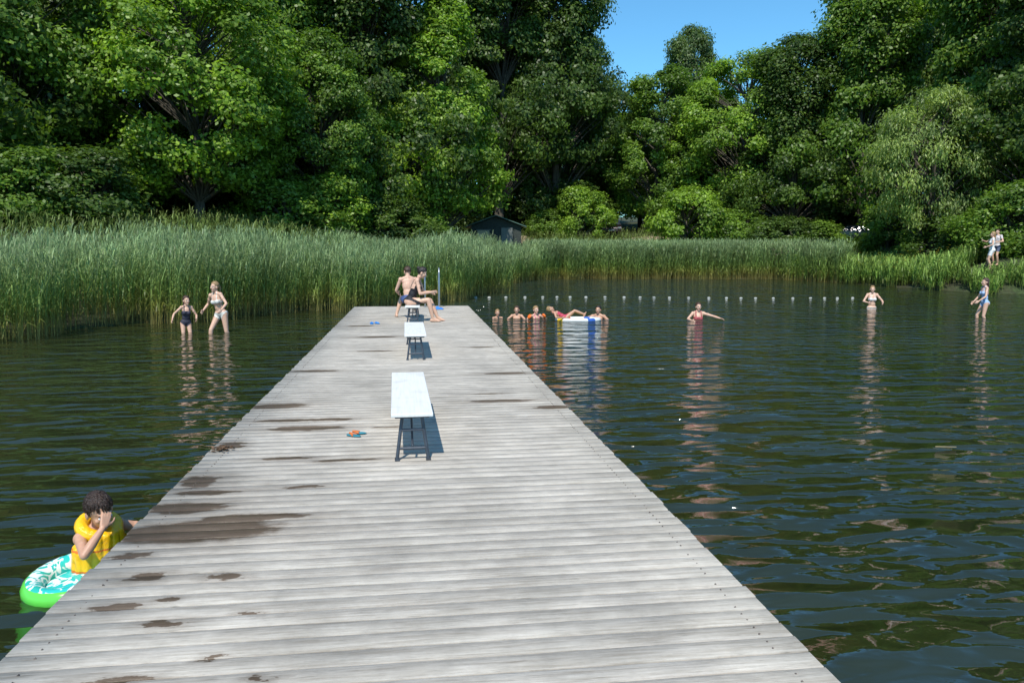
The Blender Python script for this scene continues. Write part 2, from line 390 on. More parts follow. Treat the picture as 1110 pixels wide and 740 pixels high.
sep=N(nt,'SeparateXYZ'); L(nt,tc.outputs['Object'],sep.inputs[0])
band=math_(nt,'LESS_THAN',math_(nt,'ABSOLUTE',math_(nt,'SUBTRACT',sep.outputs[2],.20)),.013)
band2=math_(nt,'LESS_THAN',math_(nt,'ABSOLUTE',math_(nt,'SUBTRACT',sep.outputs[2],.37)),.008)
nz=noise(nt,tc.outputs['Object'],16,4)
c1=ramp(nt,nz,[(.3,(.82,.42,.005)),(.7,(.92,.54,.010))])
c2=mixc(nt,band,c1,(.75,.17,.01)); c2=mixc(nt,band2,c2,(.75,.17,.01))
L(nt,c2,p.inputs['Base Color']); p.inputs['Roughness'].default_value=.28
bp=N(nt,'Bump'); bp.inputs['Distance'].default_value=.012; L(nt,nz,bp.inputs['Height']); L(nt,bp.outputs[0],p.inputs['Normal']); L(nt,p.outputs[0],out.inputs[0])
me.materials.append(m); me.polygons.foreach_set('use_smooth',[True]*len(me.polygons))
ov=bpy.data.objects.new('life_vest',me); COL.objects.link(ov); ov.parent=child
b=MB(); b.add(box(-.022,.022,-.008,.008,-.015,.015)); bk=b.obj('buckle',[simple('black_plastic',(.02,.02,.02),.4)],child,False,.003); bk.matrix_local=Matrix.Translation(T(0,.196,.20))@R.to_4x4()

# swim ring
m,nt,out=newmat('ring_vinyl'); tc=N(nt,'TexCoord'); p=N(nt,'BsdfPrincipled')
rad=N(nt,'VectorMath',operation='LENGTH'); mm=N(nt,'VectorMath',operation='MULTIPLY'); L(nt,tc.outputs['Object'],mm.inputs[0]); mm.inputs[1].default_value=(1,1,0); L(nt,mm.outputs[0],rad.inputs[0])
sw=noise(nt,tc.outputs['Object'],9,2,.5,1.2)
pat=ramp(nt,sw,[(.0,(.02,.42,.40)),(.49,(.03,.50,.46)),(.51,(.78,.84,.82)),(.6,(.78,.82,.8)),(.62,(.03,.45,.36))])
c=mixc(nt,math_(nt,'GREATER_THAN',rad.outputs['Value'],.262),pat,(.12,.60,.07))
L(nt,c,p.inputs['Base Color']); p.inputs['Roughness'].default_value=.22; L(nt,p.outputs[0],out.inputs[0])
ringmat=m
b=MB(); b.add(torus((0,0,0),.235,.062,None,60,20))
ring=b.obj('inflatable_swim_ring',[ringmat]); ring.location=(-2.02,4.70,.045); ring.rotation_euler=(math.radians(4),math.radians(-6),.3)
b=MB(); b.add(ellip((0,0,-.02),(.19,.19,.02),None,30,8)); b.obj('ring_seat',[ringmat],ring)

# inflatable boat with child
wht=simple('white_vinyl',(.70,.70,.68),.35,6,.05); blu=simple('blue_vinyl',(.04,.12,.45),.3); yel=simple('yellow_vinyl',(.75,.5,.03),.3); red=simple('red_vinyl',(.6,.06,.04),.3)
raft=empty('inflatable_boat',(4.62,21.25,.015),math.radians(-6))
vs,fs=torus((0,0,0),.42,.065,None,48,14,1.35,.75); b=MB(); b.add((vs,fs)); 
for i,f in enumerate(fs):
    a=(i//14)/48; b.m[i]=[0,0,1,0,0,3,0,0,0,2,0,0,0,1,0,0][int(a*16)%16]
b.obj('tube',[wht,blu,yel,red],raft); b=MB(); b.add(ellip((0,0,-.03),(.54,.31,.03))); b.obj('floor',[yel],raft)
person('child_in_boat',(4.5,21.25,.02),-95,.72,dict(pelvis=(0,-.35,.1),spine=(0,-1.0,.42),fwd=(0,.3,1),wR=(.34,-.5,.1),wL=(-.34,-.5,.12),aR=(.12,.4,.22),aL=(-.12,.42,.2),kR=(0,0,1),kL=(0,0,1),foot=(0,.5,1),hup=(0,-.9,.75),hfwd=(0,.6,.8)),'swimsuit',(.5,.06,.1),1,blond,'short',False,1.2)

# ------------------------------------------------------------------ terrain
SH=np.array([(-260,30),(-60,14),(-30,12.5),(-14,15.6),(-9,17.9),(-6.8,21.3),(-2.9,25.2),(2.25,30.4),(4.2,37),(5.3,44),(9.5,51.2),(24.4,48.6),(24.6,44),(24.9,39.5),(25.3,35),(26.3,31.5),(40,27),(80,18),(260,20)],float)
def sdist(x,y):
    x=np.asarray(x,float);y=np.asarray(y,float); best=np.full(x.shape,1e9)
    for (ax,ay),(bx,by) in zip(SH[:-1],SH[1:]):
        dx,dy=bx-ax,by-ay; t=np.clip(((x-ax)*dx+(y-ay)*dy)/(dx*dx+dy*dy),0,1)
        best=np.minimum(best,np.hypot(x-ax-t*dx,y-ay-t*dy))
    return np.where(y>np.interp(x,SH[:,0],SH[:,1]),best,-best)
def ground(x,y):
    d=sdist(x,y)
    z=np.interp(d,[-5,-1,0,4,10,15,40,120,400],[-1.6,-.7,-.15,.45,2.2,3.1,5.0,9,14])
    z=z+1.25*np.exp(-((x-29.0)**2+(y-34.5)**2)/9.0)*(d>0)
    z=z+(.15*np.sin(x*.5+1)*np.cos(y*.43)+.07*np.sin(x*1.3+y*.9))*np.clip(d/5,0,1)
    return z
def gz(x,y): return float(ground(np.array([x]),np.array([y]))[0])
t=np.linspace(-1,1,201); gx=np.sinh(t*4.2)/np.sinh(4.2)*600; gy=np.sinh(t*4.2)/np.sinh(4.2)*600+38
X,Y=np.meshgrid(gx,gy); Z=ground(X,Y)
vv=np.stack([X.ravel(),Y.ravel(),Z.ravel()],1); n=201; ii=np.arange(n*n).reshape(n,n)
qq=np.stack([ii[:-1,:-1].ravel(),ii[:-1,1:].ravel(),ii[1:,1:].ravel(),ii[1:,:-1].ravel()],1)
m,nt,out=newmat('forest_floor'); tc=N(nt,'TexCoord'); p=N(nt,'BsdfPrincipled')
a=noise(nt,tc.outputs['Object'],.6,5); c=noise(nt,tc.outputs['Object'],7,5)
L(nt,mixc(nt,maprange(nt,a,.4,.6,0,1),ramp(nt,c,[(.3,(.02,.03,.01)),(.7,(.05,.085,.02))]),ramp(nt,c,[(.3,(.03,.03,.012)),(.7,(.06,.06,.03))])),p.inputs['Base Color'])
p.inputs['Roughness'].default_value=1; bp=N(nt,'Bump'); bp.inputs['Distance'].default_value=.08; L(nt,c,bp.inputs['Height']); L(nt,bp.outputs[0],p.inputs['Normal']); L(nt,p.outputs[0],out.inputs[0])
me=bigmesh('ground',vv,qq,[m],smooth=True); COL.objects.link(bpy.data.objects.new('ground',me))

# water
m,nt,out=newmat('lake_water'); geo=N(nt,'NewGeometry'); pos=geo.outputs['Position']; sep=N(nt,'SeparateXYZ'); L(nt,pos,sep.inputs[0])
n1=noise(nt,mapping(nt,pos,(.8,2.0,1),(0,0,0),(0,0,.22)),1.15,1,.4,.5)
n2=noise(nt,mapping(nt,pos,(.9,2.1,1),(5,3,0),(0,0,-.2)),2.7,1.2,.4,.4)
n3=noise(nt,mapping(nt,pos,(1,1.5,1),(1,8,0)),12,2,.5)
right=maprange(nt,sep.outputs[0],-3.5,2.5,.40,1.0)
patch=maprange(nt,noise(nt,pos,.12,2),.35,.65,.75,1.15)
h=math_(nt,'ADD',math_(nt,'ADD',math_(nt,'MULTIPLY',n1,.46),math_(nt,'MULTIPLY',n2,.15)),math_(nt,'MULTIPLY',n3,.006))
h=math_(nt,'MULTIPLY',h,math_(nt,'MULTIPLY',right,patch))
bp=N(nt,'Bump'); bp.inputs['Distance'].default_value=1.0; bp.inputs['Strength'].default_value=1; L(nt,h,bp.inputs['Height'])
p=N(nt,'BsdfPrincipled'); L(nt,ramp(nt,noise(nt,pos,.3,3),[(.3,(.014,.019,.006)),(.7,(.023,.029,.010))]),p.inputs['Base Color'])
p.inputs['Roughness'].default_value=.06; p.inputs['IOR'].default_value=1.8; L(nt,bp.outputs[0],p.inputs['Normal']); L(nt,p.outputs[0],out.inputs[0])
b=MB(); b.add(([V(-600,-560,0),V(600,-560,0),V(600,130,0),V(-600,130,0)],[(0,1,2,3)])); b.obj('water',[m],None,False)

# ------------------------------------------------------------------ dock
m,nt,out=newmat('weathered_planks'); tc=N(nt,'TexCoord'); pos=tc.outputs['Object']; at=N(nt,'Attribute'); at.attribute_name='tint'; ti=at.outputs['Fac']
comb=N(nt,'CombineXYZ'); L(nt,math_(nt,'MULTIPLY',ti,37.0),comb.inputs[0]); L(nt,math_(nt,'MULTIPLY',ti,11.0),comb.inputs[2])
va=N(nt,'VectorMath',operation='ADD'); L(nt,pos,va.inputs[0]); L(nt,comb.outputs[0],va.inputs[1])
g1=noise(nt,mapping(nt,va.outputs[0],(2.0,38,1)),1.6,6,.70); g2=noise(nt,mapping(nt,va.outputs[0],(4.5,150,1)),2,3,.6); g3=noise(nt,va.outputs[0],2.6,5,.68); g4=noise(nt,mapping(nt,pos,(1,1,1)),.9,6,.68)
col=ramp(nt,g1,[(.22,(.27,.225,.175)),(.48,(.46,.415,.355)),(.8,(.61,.565,.50))])
vm=N(nt,'VectorMath',operation='SCALE'); L(nt,col,vm.inputs[0]); L(nt,math_(nt,'MULTIPLY',maprange(nt,ti,0,1,.92,1.06),math_(nt,'MULTIPLY',maprange(nt,g3,.3,.7,.78,1.14),maprange(nt,g4,.3,.7,.76,1.16))),vm.inputs['Scale'])
crack=maprange(nt,g2,.28,.42,.5,1.0)
vm2=N(nt,'VectorMath',operation='SCALE'); L(nt,vm.outputs[0],vm2.inputs[0]); L(nt,crack,vm2.inputs['Scale'])
blobs=[(-1.24,4.43,.50,.20),(-1.0,4.62,.35,.07),(-1.43,4.85,.30,.12),(-1.32,3.81,.11,.05),(-.96,3.78,.10,.045),(-1.08,3.3,.085,.036),(-1.35,3.49,.11,.035),(-1.15,2.88,.11,.03),(-.82,2.99,.05,.022),(-.6,2.81,.04,.02),(-.98,6.95,.36,.10),(-1.38,8.0,.34,.14),(-.8,7.3,.25,.06),(.93,7.98,.38,.07),(1.38,7.6,.22,.08),(1.21,9.8,.32,.08),(-.53,5.84,.28,.045),(-1.0,5.95,.22,.045),(-.65,14.2,.4,.12),(-1.15,3.54,.08,.025),(-1.5,5.4,.16,.14),(-1.3,10.3,.3,.10),(-.6,12.2,.3,.07),(-1.35,5.15,.25,.06),(.85,8.4,.2,.03),(-.3,6.9,.12,.03),(1.1,12.5,.24,.07),(-1.2,7.3,.3,.07),(-1.5,4.1,.1,.05),(-.75,5.2,.12,.03),(-1.52,6.4,.12,.12),(-1.1,16.3,.3,.12),(-.72,3.35,.04,.018)]
nd=N(nt,'TexNoise'); nd.inputs['Scale'].default_value=4.5; nd.inputs['Detail'].default_value=5; nd.inputs['Roughness'].default_value=.65; L(nt,mapping(nt,va.outputs[0],(1,2.2,1)),nd.inputs['Vector'])
vs_=N(nt,'VectorMath',operation='MULTIPLY_ADD'); L(nt,nd.outputs['Color'],vs_.inputs[0]); vs_.inputs[1].default_value=(.44,.13,0); L(nt,pos,vs_.inputs[2])
cur=None
for (x,y,rx,ry) in blobs:
    s=N(nt,'VectorMath',operation='SUBTRACT'); L(nt,vs_.outputs[0],s.inputs[0]); s.inputs[1].default_value=(x+.22,y+.065,0)
    q=N(nt,'VectorMath',operation='MULTIPLY'); L(nt,s.outputs[0],q.inputs[0]); q.inputs[1].default_value=(1/rx,1/ry,0)
    l=N(nt,'VectorMath',operation='LENGTH'); L(nt,q.outputs[0],l.inputs[0])
    cur=l.outputs['Value'] if cur is None else math_(nt,'MINIMUM',cur,l.outputs['Value'])
wet=maprange(nt,cur,1.10,.80,0,1)
damp=maprange(nt,cur,2.2,1.0,0,.35)
wc=mixc(nt,1.0,vm2.outputs[0],(.28,.22,.175),'MULTIPLY')
fc=mixc(nt,math_(nt,'MAXIMUM',wet,damp),vm2.outputs[0],wc)
p=N(nt,'BsdfPrincipled'); L(nt,fc,p.inputs['Base Color']); L(nt,maprange(nt,wet,0,1,.8,.42),p.inputs['Roughness']); p.inputs['Specular IOR Level'].default_value=.3
bp=N(nt,'Bump'); bp.inputs['Distance'].default_value=.004; bp.inputs['Strength'].default_value=.8; L(nt,math_(nt,'ADD',g1,math_(nt,'MULTIPLY',g2,.6)),bp.inputs['Height']); L(nt,bp.outputs[0],p.inputs['Normal']); L(nt,p.outputs[0],out.inputs[0])
M_plank=m
vl=[];ql=[];tl=[]
y=-5.0;pw=.116;PG=.005
rr=random.Random(3)
while y<21.78:
    dz=rr.uniform(-.0018,.0018); xl=-1.63+rr.uniform(-.008,.008); xr=1.55+rr.uniform(-.007,.007); w=pw+rr.uniform(-.003,.003); sk=rr.uniform(-.002,.002); tn=rr.random()
    z1=DECK+dz; c=.0035
    prof=[(0,z1-.04),(0,z1-c),(c,z1),(w-c,z1),(w,z1-c),(w,z1-.04)]
    nx=7; o=len(vl)
    for k in range(nx):
        x=xl+(xr-xl)*k/(nx-1); wob=rr.uniform(-.0015,.0015)
        for (py,pz) in prof: vl.append((x,y+py+sk*(k-3)/3+wob*.5,pz+wob))
    for k in range(nx-1):
        for j in range(6):
            a=o+k*6+j; b_=o+k*6+(j+1)%6; ql.append((a,a+6,b_+6,b_)); tl.append(tn)
    for o2,fl in ((o,1),(o+(nx-1)*6,0)):
        for q in ((0,1,4,5),(1,2,3,4)):
            f=tuple(o2+i for i in q); ql.append(f[::-1] if fl else f); tl.append(tn)
    y+=pw+PG
me=bigmesh('planks',np.array(vl),np.array(ql),[M_plank],tint=tl)
dock=empty('wooden_dock'); od=bpy.data.objects.new('planks',me); COL.objects.link(od); od.parent=dock
M_beam=simple('old_timber',(.13,.11,.085),.9,6,.35,.01)
b=MB()
for x in (-1.5,-.04,1.42): b.add(box(x-.05,x+.05,-5,21.6,.16,.352))
b.add(box(-1.55,1.47,21.62,21.70,.16,.35))
for k in range(10):
    yy=-3.9+k*2.8
    b.add(box(-1.56,1.48,yy-.05,yy+.05,.02,.155))
    for x in (-1.38,1.30): b.add(cyl((x,yy+.14,-1.8),(x,yy+.14,.34),.085,.08,14))
b.obj('substructure',[M_beam],dock,False)
b=MB(); y=-5.0
while y<14:
    for x in (-1.5,1.42):
        for q in (.03,.085):
            if rr.random()<.8: b.add(cyl((x+rr.uniform(-.02,.02),y+q+rr.uniform(-.01,.01),DECK-.01),(x,y+q,DECK+.0033),.004,.004,6))
    y+=pw+PG
b.obj('nail_heads',[simple('rusty_nail',(.10,.08,.07),.6)],dock,False)
M_steel=simple('galvanised_steel',(.35,.37,.39),.35,20,.1,0,.8)
b=MB()
for x in (.33,.72):
    pts=[V(x,21.35,DECK),V(x,21.38,1.35),V(x,21.46,1.47),V(x,21.62,1.47),V(x,21.76,1.36),V(x,21.80,1.2),V(x,21.82,-.9)]
    for p0,p1 in zip(pts[:-1],pts[1:]): b.add(capsule(p0,p1,.021,.021,10,2))
    b.add(cyl((x,21.35,DECK+.003),(x,21.35,DECK+.012),.05))
for z in (.25,-.05,-.35,-.65): b.add(capsule(V(.33,21.82,z),V(.72,21.82,z),.018,.018,8,2))
b.obj('swim_ladder',[M_steel])

# benches
m,nt,out=newmat('white_painted_wood'); tc=N(nt,'TexCoord'); p=N(nt,'BsdfPrincipled'); nz=noise(nt,mapping(nt,tc.outputs['Object'],(30,1.5,1)),2,5); n2=noise(nt,tc.outputs['Object'],5,5)
L(nt,mixc(nt,maprange(nt,n2,.55,.72,0,.35),ramp(nt,nz,[(.25,(.64,.63,.61)),(.6,(.74,.74,.73))]),(.46,.42,.37)),p.inputs['Base Color']); p.inputs['Roughness'].default_value=.6
L(nt,p.outputs[0],out.inputs[0]); M_seat=m
M_leg=simple('dark_steel',(.07,.08,.10),.45,20,.2,0,.5)
def bench(loc,rz):
    e=empty('bench',loc,math.radians(rz)); hgt=.373
    b=MB(); b.add(box(-.158,.158,0,1.98,hgt-.028,hgt)); b.obj('seat',[M_seat],e,False,.006)
    b=MB()
    for y in (.10,1.88):
        s=1 if y<1 else -1
        for x in (-1,1):
            b.add(capsule(V(x*.075,y,hgt-.045),V(x*.118,y-.04*s,.014),.014,.014,8,2))
            b.add(capsule(V(x*.05,y+.02*s,hgt-.045),V(x*.04,y+.48*s,hgt-.035),.008,.008,8,2))
            b.add(box(x*.118-.018,x*.118+.018,y-.04*s-.03,y-.04*s+.03,.001,.016))
        b.add(capsule(V(-.1,y-.03*s,.09),V(.1,y-.03*s,.09),.011,.011,8,2)); b.add(capsule(V(-.085,y-.015*s,.23),V(.085,y-.015*s,.23),.011,.011,8,2))
        b.add(box(-.13,.13,y-.025,y+.025,hgt-.052,hgt-.0295))
        b.add(capsule(V(0,y-.03*s,.11),V(0,y+.42*s,hgt-.04),.009,.009,8,2))
    for y in (.7,1.28): b.add(box(-.13,.13,y-.02,y+.02,hgt-.05,hgt-.0295))
    b.obj('legs',[M_leg],e,False,.002); return e
bench((-.02,5.72,DECK),1.3); bench((.025,11.1,DECK),0.5); bench((-.02,16.65,DECK),-1)

def sandal(name,loc,rz,c1,c2,k=1):
    e=empty(name,loc,math.radians(rz))
    for s in (-1,1):
        b=MB(); vs,fs=ellip((s*.06,0,.012),(.038,.105,.012),None,20,8); b.add((vs,fs)); 
        for t0 in (-1,1): b.add(capsule(V(s*.06+t0*.034,-.01,.02),V(s*.06,.055,.035),.011,.010,8,2),1)
        b.add(capsule(V(s*.06,.055,.035),V(s*.06,.065,.015),.006,.006,6,2),1)
        o=b.obj('sandal_sole',[c1,c2],e); o.rotation_euler=(0,0,s*.25); 
    e.scale=(k,k,k); return e
teal=simple('teal_rubber',(.02,.20,.26),.5); org=simple('orange_rubber',(.65,.16,.03),.5); blur=simple('blue_rubber',(.03,.22,.6),.5)
sandal('child_sandals',(-.50,6.62,DECK+.003),70,teal,org,.75)
sandal('flip_flops',(-.83,16.7,DECK+.003),20,blur,blur,1)
def towel(name,loc,c,sx,sy):
    n=14; vs=[];fs=[]
    for i in range(n):
        for j in range(n):
            u=i/(n-1)-.5;v=j/(n-1)-.5; vs.append(V(u*sx*(1-.25*abs(v)),v*sy,.012+.05*max(0,math.cos(u*3.1)*math.cos(v*3.1))*(1+.6*math.sin(u*19+v*7))))
    for i in range(n-1):
        for j in range(n-1): fs.append((i*n+j,(i+1)*n+j,(i+1)*n+j+1,i*n+j+1))
    b=MB(); b.add((vs,fs)); o=b.obj(name,[simple('towel_cloth',c,.9,40,.2,.004)]); o.location=loc
    so=o.modifiers.new('t','SOLIDIFY'); so.thickness=.008
towel('blue_towel',(.62,20.6,DECK+.004),(.04,.2,.6),.38,.28)
b=MB()
for i in range(60):
    c=V(-1.53+rr.gauss(0,.045),6.28+rr.gauss(0,.05),DECK+.006+abs(rr.gauss(0,.008))); a=rr.uniform(0,6.3); t=V(math.cos(a),math.sin(a),rr.uniform(-.3,.3))*rr.uniform(.015,.035); s=V(-math.sin(a),math.cos(a),rr.uniform(-.4,.4))*.012
    b.add(([c-t,c+s,c+t,c-s],[(0,1,2,3)]))
b.obj('dead_leaves',[simple('dead_leaf',(.10,.055,.025),.8,20,.4)],None,False)
e=empty('buoy_line'); b=MB(); b2=MB(); prev=None
for i in range(24):
    f=i/23; x=2.6+f*15.6+.12*math.sin(i*5.1); yv=32.1-f*2.2+.35*math.sin(f*6); p_=V(x,yv,-.006)
    b.add(ellip(p_,(.07,.04,.03),None,12,8))
    if prev: b2.add(cyl(prev-V(0,0,.010),p_-V(0,0,.010),.008,.008,6))
    prev=p_
b.obj('buoys',[simple('buoy_foam',(.48,.48,.44),.6)],e); b2.obj('rope',[simple('rope',(.16,.15,.12),.9)],e)
b=MB()
for (x,y,l,a) in ((5.35,7.0,.20,-.2),):
    d=V(math.cos(a),math.sin(a),0)*l/2; b.add(capsule(V(x,y,.006)-d,V(x,y,.006)+d,.006,.004,8,2))
b.obj('floating_reed_stem',[simple('straw',(.30,.24,.13),.8)])

# ------------------------------------------------------------------ reeds
def reeds(name,x,y,h,mat,nleaf,lw,ll,leanx=.10,spread=1.0,seed=1):
    g=np.random.default_rng(seed); n=len(x); z=ground(x,y); z0=np.minimum(z,0)*.3+np.maximum(z,0)
    lean=np.stack([g.normal(leanx,.07,n),g.normal(0,.07,n)],1)
    VV=[];QQ=[];TT=[];HH=[];o=0
    ti=g.uniform(.7,1.3,n)
    def pt(fr): return np.stack([x+lean[:,0]*h*fr**2,y+lean[:,1]*h*fr**2,z0+h*fr],1)
    a=g.uniform(0,math.pi,n); sd=np.stack([np.cos(a),np.sin(a),a*0],1)*.006
    P=[pt(0*x),pt(.5+0*x),pt(1+0*x)]
    v=np.stack([P[0]-sd,P[0]+sd,P[1]-sd,P[1]+sd,P[2]-sd*.4,P[2]+sd*.4],1).reshape(-1,3)
    base=np.arange(n)*6; q=np.concatenate([np.stack([base,base+1,base+3,base+2],1),np.stack([base+2,base+3,base+5,base+4],1)])
    VV.append(v);QQ.append(q);TT.append(np.concatenate([ti,ti]));HH.append(np.tile(np.array([0,0,.5,.5,1,1]),n)); o=len(v)
    for k in range(nleaf):
        fr=(.12+.86*(k+g.uniform(0,1,n))/nleaf); p0=pt(fr); az=g.uniform(0,2*math.pi,n); ln=ll*g.uniform(.7,1.25,n)*np.where(fr>.85,.7,1)
        up=g.uniform(.55,1.1,n)
        d=np.stack([np.cos(az)*spread+leanx*2,np.sin(az)*spread],1)
        out=ln*.42
        p1=p0+np.stack([d[:,0]*out*.45,d[:,1]*out*.45,ln*.5*up],1)
        p2=p0+np.stack([d[:,0]*out*1.25,d[:,1]*out*1.25,ln*(.5*up+.22*g.uniform(-1,1,n))],1)
        s=np.stack([-np.sin(az),np.cos(az),az*0],1)*lw*.5
        v=np.stack([p0-s*.6,p0+s*.6,p1-s,p1+s,p2-s*.12,p2+s*.12],1).reshape(-1,3)
        base=np.arange(n)*6+o; q=np.concatenate([np.stack([base,base+1,base+3,base+2],1),np.stack([base+2,base+3,base+5,base+4],1)])
        tk=ti*g.uniform(.75,1.3,n)
        VV.append(v);QQ.append(q);TT.append(np.concatenate([tk,tk])); HH.append(np.clip(np.stack([fr,fr,fr+.1,fr+.1,fr+.2,fr+.2],1),0,1).ravel()); o+=len(v)
    me=bigmesh(name,np.concatenate(VV),np.concatenate(QQ),[mat],tint=np.concatenate(TT),hgt=np.concatenate(HH))
    ob=bpy.data.objects.new(name,me); COL.objects.link(ob); return ob
def scatter(x0,x1,y0,y1,n,cond,seed):
    g=np.random.default_rng(seed); x=g.uniform(x0,x1,n); y=g.uniform(y0,y1,n); d=sdist(x,y)+.45*np.sin(1.3*x+.4*y)+.3*np.sin(2.9*x-1.7*y)
    k=cond(x,y,d,g.uniform(0,1,n)); return x[k],y[k],d[k]
M_reed=reedmat('reed',[(0,(.38,.32,.11)),(.22,(.29,.31,.07)),(.45,(.21,.32,.075)),(1,(.26,.36,.17))],.42)
x,y,d=scatter(-34,11,10,62,173000,lambda x,y,d,r:(d>0)&(d<7.5)&(r<np.where(d<1.6,1.0,.42))&((y<46)|(d<5)),5)
z=ground(x,y); top=2.42+.20*np.sin(x*.7)+.12*np.sin(x*2.1+y)
g=np.random.default_rng(2); h=np.clip(top-z,1.3,2.7)*g.uniform(.78,1.06,len(x))*np.where(d<.8,.86,1)
reeds('reed_bed',x,y,h,M_reed,7,.026,.55,.09,1,3)
x,y,d=scatter(7.5,26,43,58,46000,lambda x,y,d,r:(d>0)&(d<6)&(x>8)&(y>40),6)
z=ground(x,y); h=np.clip(2.6-z,1.2,2.6)*g.uniform(.78,1.03,len(x)); reeds('reed_bed',x,y,h,M_reed,6,.032,.55,.06,1,4)
M_iris=reedmat('iris_leaf',[(0,(.20,.22,.05)),(.4,(.17,.29,.05)),(1,(.27,.40,.09))],.4)
x,y,d=scatter(22,48,22,52,60000,lambda x,y,d,r:(d>0)&(d<4.2)&((x>24.2))&(r<.8)&~((np.hypot(x-27.9,y-33.9)<1.3)),7)
z=ground(x,y); nearp=np.hypot(x-27.2,y-32.6)<2.0; h=g.uniform(.7,1.35,len(x))*np.where(x<25.8,1.25,.9)*np.where(nearp,.55,1); reeds('iris_bed',x,y,h,M_iris,5,.045,.7,.05,.8,5)
M_gr=reedmat('tall_grass',[(0,(.10,.12,.03)),(.5,(.14,.21,.04)),(1,(.19,.25,.07))],.35)
x,y,d=scatter(-45,48,12,64,70000,lambda x,y,d,r:(d>6)&(d<15)&(np.abs(x-27.9)+np.abs(y-34)>2.5),9)
reeds('tall_grass',x,y,g.uniform(.5,1.1,len(x)),M_gr,3,.035,.5,.05,1.1,8)
b=MB(); 
for i in range(200):
    if i<70: x=rr.uniform(23.6,25.2);y=rr.uniform(47,50);zz=gz(x,y)+rr.uniform(2.0,2.6);c=0
    elif i<140: x=rr.uniform(24.9,27);y=rr.uniform(35,45);zz=gz(x,y)+rr.uniform(1.2,1.7);c=1
    else: x=rr.uniform(28.6,30.5);y=rr.uniform(32.0,34.0);zz=gz(x,y)+rr.uniform(.9,1.5);c=2
    for k in range(4):
        a=k*1.57+rr.random(); d_=V(math.cos(a),math.sin(a),.3)*.055; s=V(-math.sin(a),math.cos(a),0)*.03; cc=V(x,y,zz)
        b.add(([cc,cc+d_*.6+s,cc+d_,cc+d_*.6-s],[(0,1,2,3)]),c)
b.obj('wildflowers',[simple('pink_petal',(.55,.2,.35),.7),simple('yellow_petal',(.7,.5,.04),.7),simple('white_petal',(.8,.8,.78),.7)],None,False)

